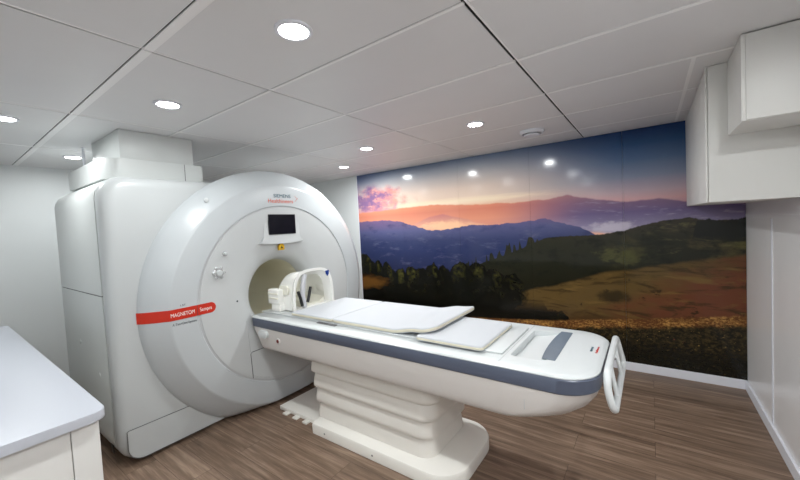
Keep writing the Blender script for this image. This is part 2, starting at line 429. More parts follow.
    lo = mix(mul(step(noise(34, 44, 4, 0.6, 119), 0.17, 0.24), 0.9), lo, rgb(150, 58, 60))
    lo = mix(mul(step(add(sub(0.36, Z), mul(noise(5, 5, 4, 0.6, 121), 0.25)), 0.0, 0.16), 0.85), lo, rgb(20, 19, 13))
    col = mix(step(add(fd, mul(noise(14, 20, 4, 0.6, 125), 0.09)), 0.065, 0.11), col, lo)
    Lk.new(col, b.inputs['Base Color'])
    b.inputs['Roughness'].default_value = 0.12
    b.inputs['Specular IOR Level'].default_value = 0.28
    return m
MURAL = mural_mat()

# ------------------------------------------------------------------ the room
XL, XR, YF, YB, H = -5.30, 0.663, -1.50, 4.14, 2.40
FX = 0.70
struct('floor', B(((XL - .1, YF - .1, -.05), (XR + .1, YB + .1, 0))), wood_floor())
struct('wall_left', B(((XL - .1, YF - .1, 0), (XL, YB + .1, 2.5))), W_WALL)
struct('wall_back', B(((XL, YB, 0), (XR + .1, YB + .1, 2.5))), W_WALL)
struct('wall_right', B(((XR, YF - .1, 0), (XR + .1, YB, 2.5))), W_RWALL)
struct('wall_front', B(((XL, YF - .1, 0), (XR, YF, 2.5))), W_WALL)
struct('baseboard_back', B(((XL, YB - .016, 0), (XR - .016, YB, .084)), bev=.003), W_TRIM)
struct('baseboard_right', B(((XR - .016, YF, 0), (XR, YB, .084)), bev=.003), W_TRIM)
struct('trim_1', B(((XR - .005, 3.345, .084), (XR, 3.375, 1.50)), bev=.002), W_TRIM)
struct('trim_2', B(((XR - .006, YF, 1.505), (XR, YB - .02, 1.53)), bev=.002), W_RWALL)

# suspended ceiling: backing, grid bars, tiles
GXS = [-5.44, -4.21, -2.99, -1.768, -0.545, 0.675]
GYS = [-1.80, -1.19, -0.58, 0.030, 0.642, 1.254, 1.868, 2.488, 3.105, 3.715, 4.33]
BARW = {0.642: .019, 1.868: .011, 2.488: .011}
bm = bmesh.new()
for i in range(len(GXS) - 1):
    for j in range(len(GYS) - 1):
        x0, x1 = max(GXS[i] + .0085, XL), min(GXS[i+1] - .0135, XR)
        y0, y1 = max(GYS[j] + BARW.get(GYS[j], .008) + .0005, YF), min(GYS[j+1] - BARW.get(GYS[j+1], .008) - .0065, YB)
        if x1 - x0 > .05 and y1 - y0 > .02: box(bm, (x0, y0, H), (x1, y1, H + .02))
ceil = struct('ceiling', bm, W_CEIL)
struct('ceiling_backing', B(((XL, YF, H + .0035), (XR, YB, H + .05))), W_GAP)
bm = bmesh.new()
for x in GXS[1:-1]: box(bm, (x - .001, YF, H - .002), (x + .008, YB, H + .012), .001, 1)
struct('trim_3', bm, W_BAR)
bm = bmesh.new()
for y in GYS[1:-1]:
    wb = BARW.get(y, .008)
    for i in range(len(GXS) - 1):
        box(bm, (max(GXS[i] + .009, XL), y - wb, H - .002), (min(GXS[i+1] - .009, XR), y + wb, H + .012), .0008, 1)
struct('trim_4', bm, W_BAR)

# downlights
LENS = emis('downlight lens', (1.0, 0.99, 0.975, 1), 22.0)
LIGHT_W = 9.8
def downlight(x, y, label, gain=1.0, first=[None]):
    if first[0] is None:
        t = thing('downlight', label, 'ceiling light', (0, 0, H), 'recessed round downlights in the ceiling')
        r0, r1, n = .058, .076, 40
        L = [[(r*math.cos(2*PI*k/n), r*math.sin(2*PI*k/n), z) for k in range(n)] for r, z in ((r1, H + .004), (r1, H - .006), (r1 - .004, H - .009), (r0 + .003, H - .009), (r0, H - .004), (r0, H + .004))]
        obj('trim_ring', loft(L, False, False), W_TRIM, t)
        obj('lens', cyl((0, 0, H + .002), 'Z', .0585, -.007), LENS, t)
        first[0] = t
    else:
        t = copy_tree(first[0]); t['label'] = label
    t.location = (x, y, H)
    la = bpy.data.lights.new('downlight lamp', 'AREA'); la.shape = 'DISK'; la.size = .11
    la.energy = LIGHT_W * gain; la.color = (0.97, 1.0, 0.995); la.spread = math.radians(178)
    lo = bpy.data.objects.new('downlight_lamp', la); C.objects.link(lo); lo.location = (x, y, H - .0125)
for x, y, gn, lb in ((-1.171, .954, .82, 'glowing recessed downlight nearest the camera, the largest one, above the scanner face'),
                 (-2.400, .956, .65, 'glowing recessed downlight over the near corner of the scanner, left of the largest one'),
                 (-3.36, .37, .72, 'glowing recessed downlight cut off by the left edge of the picture'),
                 (-4.50, .93, .7, 'glowing recessed downlight behind the duct box on top of the scanner'),
                 (-2.385, 2.79, 1.3, 'glowing recessed downlight above the far edge of the scanner ring, second from the mural corner'),
                 (-3.30, 3.38, 1.7, 'smallest glowing recessed downlight, by the left end of the mural'),
                 (-1.180, 2.80, 1.3, 'glowing recessed downlight in front of the mural, beside the round air vent'),
                 (-1.171, -.90, .95, 'unseen recessed downlight added behind the camera as fill, left of its pair'),  # added out of view as fill for the table flank and front faces
                 (.56, -.35, 1.5, 'unseen recessed downlight added behind the camera as fill, right of its pair'),  # unseen lamp, put in to lift the underlit right side
                 (.50, .954, 1.5, 'unseen recessed downlight added above the camera to brighten the right side')):  # extra lamp out of frame, added to brighten the cabinets and table front
    downlight(x, y, lb, gn)

# round vent
t = thing('ceiling_vent', 'round white air vent in the ceiling near the top of the mural', 'vent', (-.885, 3.42, H))
n = 40
def ring(r, z, c=(-.885, 3.42)): return [(c[0] + r*math.cos(2*PI*k/n), c[1] + r*math.sin(2*PI*k/n), z) for k in range(n)]
obj('vent_ring', loft([ring(.108, H), ring(.108, H - .016), ring(.098, H - .030), ring(.086, H - .030), ring(.078, H - .006)], False, False), W_TRIM, t)
obj('vent_throat', loft([ring(.08, H - .006), ring(.01, H - .004)], False, True), SEAM, t)
obj('vent_disc', loft([ring(.055, H - .024), ring(.070, H - .038), ring(.066, H - .046), ring(.02, H - .050)], True, True), W_TRIM, t)

# ------------------------------------------------------------------ mural
t = thing('wall_mural', 'glossy printed mural of a sunset over blue mountains and green hills', 'mural', (-1.55, 4.13, 0))
PXS = [-3.76, -2.90, -2.01, -1.115, -.215, XR - .002]
for a, c in zip(PXS, PXS[1:]):
    bm = B(((a + .0008, YB - .013, .085), (c - .0008, YB - .001, 2.398)))
    o = obj('mural_panel', bm, MURAL, t, smooth=False)
    # keep the print continuous: every panel shares the mural's own coordinates
for o in t.children:
    pass
# place the print coordinates at the room origin
for o in t.children:
    o.data.transform(Matrix.Translation(Vector(t.location)))
    o.matrix_parent_inverse = Matrix.Translation(-Vector(t.location))
struct('trim_5', B(((-3.772, YB - .018, .084), (-3.761, YB, H)), bev=.001), W_TRIM)

# ------------------------------------------------------------------ wall cabinets by the mural
t = thing('wall_cabinet', 'tall deep white wall cabinet hanging over the right end of the mural', 'cabinet', (.47, 3.4, 1.622))
obj('carcass', B(((.272, 2.712, 1.622), (XR - .001, YB - .015, H - .006)), bev=.003), W_CAB, t)
obj('front_panel', B(((.278, 2.700, 1.622), (XR - .001, 2.711, H - .003)), bev=.002), W_CAB, t)
obj('edge_strip', B(((.266, 2.700, 1.622), (.2755, 2.722, H - .003)), bev=.002), W_CAB, t)
t = thing('wall_cabinet', 'smaller white cupboard at the top right corner, in front of the tall white cabinet', 'cabinet', (.5, 2.5, 2.0))
obj('carcass', B(((.362, 2.334, 1.99), (XR - .001, 2.698, H - .003)), bev=.003), W_CAB, t)
obj('door', B(((.3755, 2.3198, 1.994), (XR - .001, 2.3335, H - .008)), bev=.002), W_CAB, t)
obj('edge_strip', B(((.359, 2.320, 1.99), (.3753, 2.336, H - .008)), bev=.002), W_CAB, t)
struct('trim_6', B(((.195, 2.49, H - .003), (.215, YB - .02, H + .002)), bev=.001), W_BAR)

# ------------------------------------------------------------------ the scanner
YC, ZC = 2.02, 1.012
G = thing('mri_scanner', 'large white MRI scanner with round ring front, red band and open bore', 'scanner', (-3.4, YC, 0))
RG = .789
PROF = [(-2.952, 1.148), (-2.935, 1.143), (-2.905, 1.118), (-2.865, 1.075), (-2.828, 1.028), (-2.812, 1.008), (-2.803, .996), (-2.800, .985), (-2.800, RG + .021)]
DISH = [(-2.803, RG), (-2.803, .77), (-2.806, .73), (-2.812, .66), (-2.822, .56), (-2.838, .46), (-2.858, .40), (-2.885, .355), (-2.92, .325), (-2.96, .308), (-3.00, .303)]
ALLP = PROF + DISH
def xsurf(y, z):
    r = math.hypot(y - YC, z - ZC)
    if r >= ALLP[0][1]: return ALLP[0][0]
    for (xa, ra), (xb, rb) in zip(ALLP, ALLP[1:]):
        if rb <= r <= ra:
            f = (ra - r) / (ra - rb) if ra > rb else 0
            return xa + (xb - xa) * f
    return ALLP[-1][0]
def lathe(prof, n=128, zmin=.035):
    L = []
    for x, r in prof:
        L.append([(x, YC + r*math.cos(2*PI*k/n), max(zmin, ZC + r*math.sin(2*PI*k/n))) for k in range(n)])
    return L
obj('ring_cover', loft(lathe(PROF + [(-2.8085, RG + .015)]), False, False), W_RING, G, angle=28)
obj('ring_seam', loft(lathe([(-2.8085, RG + .0155), (-2.8085, RG)]), False, False), RSEAM, G)
obj('face_cover', loft(lathe([(-2.8085, RG)] + DISH), False, False), W_FACE, G, angle=28)
obj('bore_liner', loft(lathe([(-3.0005, .303), (-3.06, .3), (-4.2, .3), (-4.28, .32), (-4.35, .36)]), False, False), W_BORE, G)
# strips along the inside of the bore
bm = bmesh.new()
for s in (-1, 1):
    pts = []
    y = YC + s*.268
    box(bm, (-4.15, min(y, y + s*.022), ZC - .155), (-3.02, max(y, y + s*.022), ZC - .125), .004)
obj('bore_rail', bm, W_BORE, G)

Y0, Y1, Z0, Z1 = .72, 3.00, .015, 2.022
def hloop(x, ins, r=.13, n=24):
    q = max(.02, r - ins*.6); pts = rrect(Y0 + ins, Z0 + ins, Y1 - ins, Z1 - ins, (q, .5, .95 - ins, q), 16)
    return pts
def resample(pts, m):
    P = [Vector((a, b, 0)) for a, b in pts]; P.append(P[0].copy())
    L = [0]
    for a, b in zip(P, P[1:]): L.append(L[-1] + (b - a).length)
    out = []; j = 0
    for k in range(m):
        d = k / m * L[-1]
        while L[j+1] < d: j += 1
        f = (d - L[j]) / max(1e-9, L[j+1] - L[j])
        q = P[j].lerp(P[j+1], f); out.append((q.x, q.y))
    return out
def radial(pts, m):
    """same outline, sampled at m equal angles about the bore axis"""
    out = []
    for k in range(m):
        a = 2*PI*k/m; d = Vector((math.cos(a), math.sin(a)))
        best = 0
        for i in range(len(pts)):
            p = Vector(pts[i]) - Vector((YC, ZC)); q = Vector(pts[(i+1) % len(pts)]) - Vector((YC, ZC))
            e = q - p; den = d.x*e.y - d.y*e.x
            if abs(den) < 1e-12: continue
            tt = (p.x*e.y - p.y*e.x) / den; uu = (p.x*d.y - p.y*d.x) / den
            if -1e-6 <= uu <= 1 + 1e-6 and tt > best: best = tt
        out.append((YC + d.x*best, ZC + d.y*best))
    return out
m_ = 256
L = [[(-2.952, YC + .9*math.cos(2*PI*k/m_), ZC + .9*math.sin(2*PI*k/m_)) for k in range(m_)]]
for x, ins in ((-2.952, .085), (-2.956, .052), (-2.966, .028), (-2.985, .008), (-3.01, 0), (-3.048, 0)):
    L.append([(x, a, b) for a, b in radial(hloop(x, ins, .15), m_)])
L.append([(-3.048, a, b) for a, b in radial(hloop(0, .03, .15), m_)])
obj('front_housing', loft(L, False, False), W_SCAN, G, angle=40)
# side shell, upper and lower half
def side_shell(zlo, zhi):
    L = []
    for x, ins in ((-3.082, .03), (-3.082, .003), (-3.09, 0), (-4.22, 0), (-4.28, .012), (-4.33, .04), (-4.36, .085)):
        L.append([(x, a, b) for a, b in radial(hloop(x, ins, .15), m_)])
    L.append([(-4.36, YC + .36*math.cos(2*PI*k/m_), ZC + .36*math.sin(2*PI*k/m_)) for k in range(m_)])
    bm = loft(L, False, False)
    if zlo: bmesh.ops.bisect_plane(bm, geom=bm.verts[:] + bm.edges[:] + bm.faces[:], plane_co=(0, 0, zlo), plane_no=(0, 0, 1), clear_inner=True)
    if zhi: bmesh.ops.bisect_plane(bm, geom=bm.verts[:] + bm.edges[:] + bm.faces[:], plane_co=(0, 0, zhi), plane_no=(0, 0, 1), clear_outer=True)
    return bm
obj('side_panel', side_shell(1.196, None), W_SIDE, G, angle=40)
obj('side_panel', side_shell(None, 1.190), W_SIDE, G, angle=40)
L = [[(x, a, b) for a, b in radial(hloop(x, .012, .15), m_)] for x in (-3.03, -4.1)]
obj('inner_frame', loft(L, False, False), SEAM, G)
# lower front access panel with its seam line
pp = [(.765, .252), (1.62, .252), (1.62, .05), (.86, .05)] 
arc = [(.86 + .095*math.cos(a), .127 + .095*math.sin(a)) for a in [1.5*PI - k/8*PI/2 for k in range(9)]]
outl = [(1.62, .252), (1.62, .032)] + arc + [(.765, .246), (.771, .252)]
obj('access_panel', prism(outl, -2.951, -2.9475, 'YZ', .0008, 1), W_SCAN, G)
line = [(-2.9492, y, z) for y, z in ([(.86, .0475)] and [(1.3, .029)] + [(.86 + .0985*math.cos(a), .127 + .0985*math.sin(a)) for a in [1.5*PI - k/8*PI/2 for k in range(9)]] + [(.7615, .246), (.7635, .253), (.771, .2555), (1.62, .2555)])]
obj('panel_seam', tube(line, .0022, n=6), SEAM, G)
# feet under the covers
bm = bmesh.new()
for x in (-3.15, -4.05):
    for y in (.95, 2.0, 2.9): cyl((x, y, 0), 'Z', .04, .06, 16, bm=bm)
box(bm, (-4.15, .83, .0), (-3.06, 3.0, .06))
obj('plinth', bm, BLACK, G)
# latch recess at the bottom corner of the side, screw dents
obj('latch', B(((-3.15, .7165, .075), (-3.095, .722, .135)), bev=.004), BLACK, G)
for x, z in ((-3.28, .60), (-3.74, .78)):
    obj('fixing_cap', cyl((x, .7205, z), 'Y', .018, -.005, 20, .002), W_SIDE, G)

def patch(y0, y1, z0, z1, off, ny=60, nz=8, inside=None, thick=.004):
    """a thin skin that follows the scanner front, off metres proud of it"""
    bm = bmesh.new(); gv = {}
    for i in range(ny + 1):
        for j in range(nz + 1):
            y = y0 + (y1 - y0)*i/ny; z = z0 + (z1 - z0)*j/nz
            gv[i, j] = bm.verts.new((xsurf(y, z) + off, y, z))
    for i in range(ny):
        for j in range(nz):
            yc = y0 + (y1 - y0)*(i + .5)/ny; zc = z0 + (z1 - z0)*(j + .5)/nz
            if inside is None or inside(yc, zc): bm.faces.new((gv[i, j], gv[i+1, j], gv[i+1, j+1], gv[i, j+1]))
    bmesh.ops.delete(bm, geom=[v for v in bm.verts if not v.link_faces], context='VERTS')
    r = bmesh.ops.extrude_face_region(bm, geom=bm.faces[:])
    for v in [g for g in r['geom'] if isinstance(g, bmesh.types.BMVert)]: v.co.x -= thick
    return bm
# panel below the bore
pan = lambda y, z: math.hypot(y - YC, z - ZC) < RG - .018 and (y - 1.635) + (z - .52) * -1 > -.035
obj('lower_face_panel', patch(1.622, 2.42, .21, .548, .003, 90, 60, pan), W_FACE, G)
sl = []
for k in range(14): sl.append((1.619, .33 + k/13*.205))
sl += [(1.622, .543), (1.632, .551)] + [(1.632 + k/10*.78, .551) for k in range(1, 11)]
obj('panel_seam', tube([(xsurf(y, z) + .001, y, z) for y, z in sl], .0028, n=6), SEAM, G)
# red band wrapped round the ring, with its rounded tip
zb0, zb1 = .976, 1.056
def tip(y, z):
    yt = 1.352; rr = (zb1 - zb0)/2; zc = (zb0 + zb1)/2
    return y < yt - rr or math.hypot(y - (yt - rr), z - zc) < rr
obj('red_band', patch(.868, 1.354, zb0, zb1, .0022, 260, 36, tip, .003), RED, G)
def onface(y0, z0, off): return lambda u, v, d: Vector((xsurf(y0 + u, z0 + v) + off + d, y0 + u, z0 + v))
obj('lettering', text_bm('MAGNETOM', .028, .160, onface(1.028, 1.001, .0022), bold=True), WTXT, G, smooth=False)
obj('lettering', text_bm('Sempra', .028, .092, onface(1.228, 1.003, .0022), bold=True), WTXT, G, smooth=False)
obj('band_divider', B(((-2.8, 1.2075, zb0), (-2.7965, 1.2100, zb1))), DTXT, G, smooth=False)
obj('lettering', text_bm('A Tim+Dot System', .018, .165, onface(1.034, .936, .0004), bold=True), DTXT, G, smooth=False)
obj('face_seam', tube([(xsurf(1.619, z) + .0008, 1.619, z) for z in [.555 + k/10*.27 for k in range(11)]], .0022, n=6), RSEAM, G)
obj('lettering', text_bm('1.5T', .012, .036, onface(1.095, 1.072, .0004), bold=True), DTXT, G, smooth=False)
obj('lettering', text_bm('SIEMENS', .032, .185, onface(1.935, 1.897, .0004), bold=True), TEAL, G, smooth=False)
obj('lettering', text_bm('Healthineers', .036, .270, onface(1.875, 1.848, .0004), bold=True), ORNG, G, smooth=False)
bm = bmesh.new()
for dy, dz, r in ((0, .030, .003), (.010, .018, .004), (.019, .004, .0045), (.027, .010, .003), (.010, -.008, .004), (.0, -.018, .003)):
    cyl((-2.7998, 2.172 + dy, 1.885 + dz), 'X', r, .0015, 12, bm=bm)
obj('emblem', bm, ORNG, G)
# screen on its raised housing
hp = [(1.765, 1.480)] + [(1.765 + .475*k/12, 1.480 + .012*math.sin(PI*k/12)*-1) for k in range(1, 12)] + [(2.240, 1.480), (2.205, 1.53), (2.195, 1.775), (1.832, 1.775), (1.822, 1.53)]
bm = prism(hp, -2.835, -2.794, 'YZ', .006, 3)
for v in bm.verts:                      # the housing runs out into the face towards its top
    if v.co.x > -2.83: v.co.x -= .004 + .014 * min(1, max(0, (v.co.z - 1.485) / .06))
obj('screen_housing', bm, W_FACE, G)
sc = prism(rrect(1.866, 1.556, 2.162, 1.742, .006, 3), -2.818, -2.8035, 'YZ', .001, 1)
so = obj('screen', sc, BLACK, G)
obj('screen_glass', prism(rrect(1.872, 1.562, 2.156, 1.736, .004, 3), -2.805, -2.8030, 'YZ'), SCREEN, so)
# yellow warning label hanging below the screen
lb = obj('warning_label', prism([(1.962, 1.408), (2.022, 1.408), (2.022, 1.446), (2.004, 1.468), (1.980, 1.468), (1.962, 1.446)], -2.832, -2.806, 'YZ', .001, 1), YELL, G)
obj('label_print', prism([(1.978, 1.424), (2.006, 1.424), (1.992, 1.448)], -2.807, -2.8054, 'YZ'), BLACK, lb)
# the two round controls
def knob(y, z, r, name):
    x = xsurf(y, z)
    k = obj(name, cyl((x - .004, y, z), 'X', r, .012, 32, .003), CHROME, G)
    obj('knob_cap', cyl((x + .006, y, z), 'X', r*.62, .022, 28, .006), W_SCAN, k)
    return k
k = knob(1.391, 1.275, .040, 'control_knob')
for a in range(0, 360, 60):
    ca, sa = math.cos(math.radians(a)), math.sin(math.radians(a))
    obj('knob_lobe', cyl((xsurf(1.391, 1.275) + .004, 1.391 + .043*ca, 1.275 + .043*sa), 'X', .010, .012, 12, .003), CHROME, k)
knob(1.452, 1.425, .022, 'control_knob')
obj('sensor_dot', cyl((xsurf(1.543, 1.013) - .002, 1.543, 1.013), 'X', .008, .004, 16), DTXT, G)
# flush badge on the ring shoulder
a = math.radians(128); rr = 1.075
obj('ring_cap', cyl((-2.856, YC + rr*math.cos(a), ZC + rr*math.sin(a)), 'X', .019, .010, 24, .004), W_DECK, G)
# ------------------------------------------------------------------ duct boxes on the scanner and pipe
D = thing('duct_box', 'white stepped duct box between the scanner top and the ceiling', 'duct', (-3.5, 1.2, 2.0))
bm = prism(rrect(-4.15, .805, -3.14, 1.50, (.06, .11, .05, .05), 8), 2.024, 2.178, 'XY', .004, 2)
obj('lower_casing', bm, W_SIDE, D)
obj('casing_seam', B(((-3.20, 1.338, 2.03), (-3.1385, 1.342, 2.176))), SEAM, D, smooth=False)
obj('upper_casing', B(((-3.83, .915, 2.179), (-3.168, 1.425, H - .002)), bev=.003), W_SIDE, D)
tag(obj('ceiling_pipe', tube([(-4.02, .90, 2.179), (-4.02, .90, H - .001)], .010, n=14), W_TRIM), 'thin white pipe rising to the ceiling behind the duct box', 'pipe')

# ------------------------------------------------------------------ patient table
T = thing('patient_table', 'long white patient table with a slate side rail on a ribbed column', 'table', (-1.5, 2.04, 0))
YT = 2.04
def plan(xe, hw, z, re=.17, xs=-2.80):
    """table outline at height z: square at the scanner, rounded at the foot end"""
    return [(a, b, z) for a, b in rrect(xs, YT - hw, xe, YT + hw, (.03, re, re, .03), 12)]
body = [plan(-.62, .28, .584, .16, -2.70), plan(-.50, .352, .590, .18, -2.725), plan(-.45, .364, .596, .19, -2.73), plan(-.385, .369, .614, .20, -2.74), plan(-.305, .372, .645, .20, -2.755), plan(-.250, .375, .688, .19, -2.78), plan(-.218, .377, .735, .18, -2.81), plan(-.205, .378, .772, .17, -2.83)]
obj('table_body', loft(body), W_TABLE, T, angle=50)
obj('side_rail', loft([plan(-.204, .379, .7725, .17, -2.835), plan(-.199, .383, .778, .17, -2.835), plan(-.196, .384, .84, .17, -2.838), plan(-.200, .380, .846, .17, -2.838)], False, False), GREY, T)
deck = obj('table_deck', loft([plan(-.215, .365, .79, .16, -2.83), plan(-.215, .365, .84, .16, -2.83), plan(-.201, .379, .8465, .17, -2.846), plan(-.201, .379, .850, .17, -2.846), plan(-.210, .372, .857, .165, -2.846), plan(-.235, .352, .862, .15, -2.846)]), W_DECK, T)
cut = bmesh.new()
quads = [(-.622, 1.795), (-.622, 2.275), (-.462, 2.275), (-.462, 1.795)]
cp = rrect(-.618, 1.800, -.440, 2.285, .02, 5)
TL = Vector(T.location)
lo = [(a, b, .826 + max(0, (a + .60))*.21) for a, b in cp]; hi = [(a, b, .9) for a, b in cp]
cb = loft([lo, hi]); pass
boolean(deck, [cb])
# inlay with a curved head edge
ip = [(-.400, 1.828), (-.400, 2.325)] + [(-.478 + .014*((k - 5)/5)**2, 2.325 - .497*k/10) for k in range(11)]
obj('slate_inlay', prism(ip, .8605, .8645, 'XY', .001, 1), INLAY, T)
obj('deck_seam', B(((-.645, 1.69, .8605), (-.6405, 2.38, .8628))), RSEAM, T, smooth=False)
# sliding patient board running into the bore
obj('patient_board', B(((-2.87, 1.785, .8622), (-.655, 2.295, .873)), bev=.004), W_DECK, T)
bm = bmesh.new()
box(bm, (-2.10, 1.755, .8622), (-1.90, 1.784, .868), .002)
obj('board_latch', bm, SEAM, T)
obj('lettering', text_bm('SIEMENS', .011, .075, lambda u, v, d: Vector((-.262 + -v*1.0 + .0, 2.045 + u, .8622 + d)), bold=True), TEAL, T, smooth=False)
obj('lettering', text_bm('Healthineers', .012, .105, lambda u, v, d: Vector((-.236 - v, 2.030 + u, .8622 + d)), bold=True), RED, T, smooth=False)
# push knob and socket on the near flank
kx = obj('release_knob', prism(rrect(-2.72, .695, -2.60, .755, .026, 6), 1.64, 1.672, 'XZ', .008, 3), W_DECK, T)
s_ = obj('socket', cyl((-2.475, 1.672, .69), 'Y', .026, -.012, 24, .003), BELLM if False else W_TABLE, T)
obj('socket_centre', cyl((-2.475, 1.6605, .69), 'Y', .015, -.0025, 20), mat('dark red socket', rgb(110, 30, 24), .5), s_)
obj('body_seam', B(((-.512, 1.664, .66), (-.509, 1.668, .77))), RSEAM, T, smooth=False)
# column cover of four overlapping bands
tiers = []
zs = [.103, .225, .345, .465, .605]
for i in range(4):
    ex = .017 * i
    x0, x1, y0, y1 = -2.190 - ex*.5, -1.128 + ex*.8, 1.776 - ex*.6, 2.30 + ex*.6
    za, zb = zs[i], zs[i+1]
    def R(ins, z): return [(a, b, z) for a, b in rrect(x0 + ins, y0 + ins, x1 - ins, y1 - ins, (.05, .10, .10, .05), 10)]
    q = [R(.020, za - (.0 if i == 0 else .0))] if i else []
    q += [R(.006 if i else 0, za), R(0 if i else 0, za + .008), R(.000, za + .03), R(.005, za + .075), R(.012, zb - .004)]
    if i == 3: q[-1] = R(.012, .612)
    o = obj('column_cover' if i == 0 else 'column_band', loft(q), W_BELL, T, angle=55)
# base plate
def bp(ins, z, rr=.20): return [(a, b, z) for a, b in rrect(-2.165 + ins*.3, 1.700 + ins, -.925 - ins, 2.368 - ins, (.012, rr - ins*.5, rr - ins*.5, .012), 12)]
obj('base_plate', loft([bp(.012, 0), bp(.002, .004), bp(0, .07), bp(.006, .082), bp(.05, .100)]), W_BASE, T, angle=40)
for x in (-2.02, -1.55): obj('base_screw', cyl((x, 1.7005, .04), 'Y', .007, -.002, 12), CHROME, T)
cc = obj('cable_cover', B(((-2.71, 1.795, 0), (-2.170, 2.22, .034)), bev=.006), W_BASE, T)
for x in (-2.585, -2.455, -2.325): obj('cover_tab', B(((x - .028, 1.752, 0), (x + .028, 1.796, .014)), bev=.003), W_BASE, cc)
# handle hoop at the foot end
def corner(pts, r):
    out = []; n = len(pts)
    for i in range(n):
        p = Vector(pts[i]); a = Vector(pts[i-1]) - p; b = Vector(pts[(i+1) % n]) - p
        q = min(r, a.length*.45, b.length*.45)
        s0 = p + a.normalized()*q; s1 = p + b.normalized()*q
        for k in range(6):
            f = k/5; out.append(s0*(1-f)**2 + p*2*f*(1-f) + s1*f*f)
    return out
hp = [(-.172, 2.30, .882), (-.168, 1.765, .874), (-.166, 1.738, .80), (-.142, 1.742, .708), (-.142, 2.365, .710)]
obj('foot_handle', tube(corner(hp, .04), .0145, True, 12, flat=1.1), W_DECK, T)
for y in (1.90, 2.18):
    obj('handle_bracket', tube([(-.225, y, .81), (-.160, y, .806)], .012, n=10), W_DECK, T)
    obj('handle_upright', tube([(-.170, y, .874), (-.158, y, .80), (-.143, y, .712)], .010, n=10), W_DECK, T)

# ------------------------------------------------------------------ pads on the table
def pad(name, x0, x1, y0, y1, z0, th, label, lift=None, r=(.02, .02, .02, .02)):
    bm = bmesh.new(); nx, n = 40, 8
    out = []
    for ins, z in ((.006, z0), (.0, z0 + .006), (.0, z0 + th - .008), (.004, z0 + th - .002), (.012, z0 + th)):
        out.append([(a, b, z) for a, b in rrect(x0 + ins, y0 + ins, x1 - ins, y1 - ins, r, 6)])
    bm = loft(out)
    if lift:
        for k in range(1, nx):
            x = x0 + (x1 - x0)*k/nx
            bmesh.ops.bisect_plane(bm, geom=bm.verts[:] + bm.edges[:] + bm.faces[:], plane_co=(x, 0, 0), plane_no=(1, 0, 0))
        for k in range(1, 10):
            y = y0 + (y1 - y0)*k/10
            bmesh.ops.bisect_plane(bm, geom=bm.verts[:] + bm.edges[:] + bm.faces[:], plane_co=(0, y, 0), plane_no=(0, 1, 0))
        bmesh.ops.triangulate(bm, faces=[f for f in bm.faces if len(f.verts) > 4])
        for v in bm.verts: v.co.z += lift(v.co.x, v.co.y)
    cx, cy = (x0 + x1)/2, (y0 + y1)/2
    t = thing(name, label, 'pad', (cx, cy, z0), 'white pads laid along the patient table')
    top = obj('pad_body', bm, W_PAD, t, angle=60)
    top.data.materials.append(W_PADE)
    for p in top.data.polygons:
        if abs(p.normal.z) < .45: p.material_index = 1
    return t
def sst(a, b, x):
    f = min(1, max(0, (x - a)/(b - a))); return f*f*(3 - 2*f)
PZ = .8735
pad('mattress_pad', -2.452, -1.965, 1.785, 2.425, PZ, .032, 'square white pad against the head coil, at the scanner end of the patient table')
pad('mattress_pad', -1.960, -1.085, 1.785, 2.425, PZ, .032, 'longest white pad in the middle of the table with its end curling up',
    lambda x, y: (.030*sst(-1.40, -1.20, x) + .012*sst(-1.22, -1.07, x)**2) , (.02, .10, .02, .02))
pad('mattress_pad', -1.185, -.748, 1.742, 2.265, PZ, .028, 'short white pad tucked under the curled pad, nearest the foot end of the table', None, (.03, .03, .03, .03))

# ------------------------------------------------------------------ head coil
K = thing('head_coil', 'ivory plastic head coil standing on the table at the bore', 'head coil', (-2.62, 2.05, PZ))
YK = 2.075
def arch(x, hw, top, z0=.885, p=2.6, n=28):
    out = []
    for k in range(n + 1):
        a = PI*k/n; c, s = math.cos(a), math.sin(a)
        out.append((x, YK - hw*math.copysign(abs(c)**(2/p), c), z0 + (top - z0)*abs(s)**(2/p)))
    return out
def shell(stations, th, p=2.6):
    """arched shell through (x, half width, top) stations with thickness th"""
    bm = bmesh.new(); O = []; I = []; pw = p
    for x, hw, top, zb in stations:
        O.append([bm.verts.new(p) for p in arch(x, hw, top, zb, pw)])
        I.append([bm.verts.new(p) for p in arch(x, hw - th, top - th, zb, pw)])
    n = len(O[0])
    for a in range(len(O) - 1):
        for k in range(n - 1):
            bm.faces.new((O[a][k], O[a+1][k], O[a+1][k+1], O[a][k+1]))
            bm.faces.new((I[a][k+1], I[a+1][k+1], I[a+1][k], I[a][k]))
        for k in (0, n-1): bm.faces.new((O[a][k], O[a+1][k], I[a+1][k], I[a][k]))
    for a in (0, -1):
        for k in range(n - 1): bm.faces.new((O[a][k], O[a][k+1], I[a][k+1], I[a][k]))
    return bm
obj('coil_dome', shell([(-2.80, .165, 1.120, .90), (-2.78, .188, 1.160, .90), (-2.74, .202, 1.190, .89), (-2.62, .208, 1.205, .885), (-2.55, .206, 1.205, .885)], .016), W_COIL, K, angle=50)
obj('coil_collar', shell([(-2.552, .196, 1.200, .88), (-2.53, .205, 1.212, .88), (-2.505, .218, 1.226, .878), (-2.490, .232, 1.234, .876), (-2.482, .234, 1.234, .876)], .024, 3.6), W_COIL, K, angle=50)
# closed head end
pts = [(b, c) for a, b, c in arch(0, .165, 1.118, .90)]
obj('head_end_wall', prism(pts, -2.812, -2.796, 'YZ', .004, 2), W_COIL2, K)
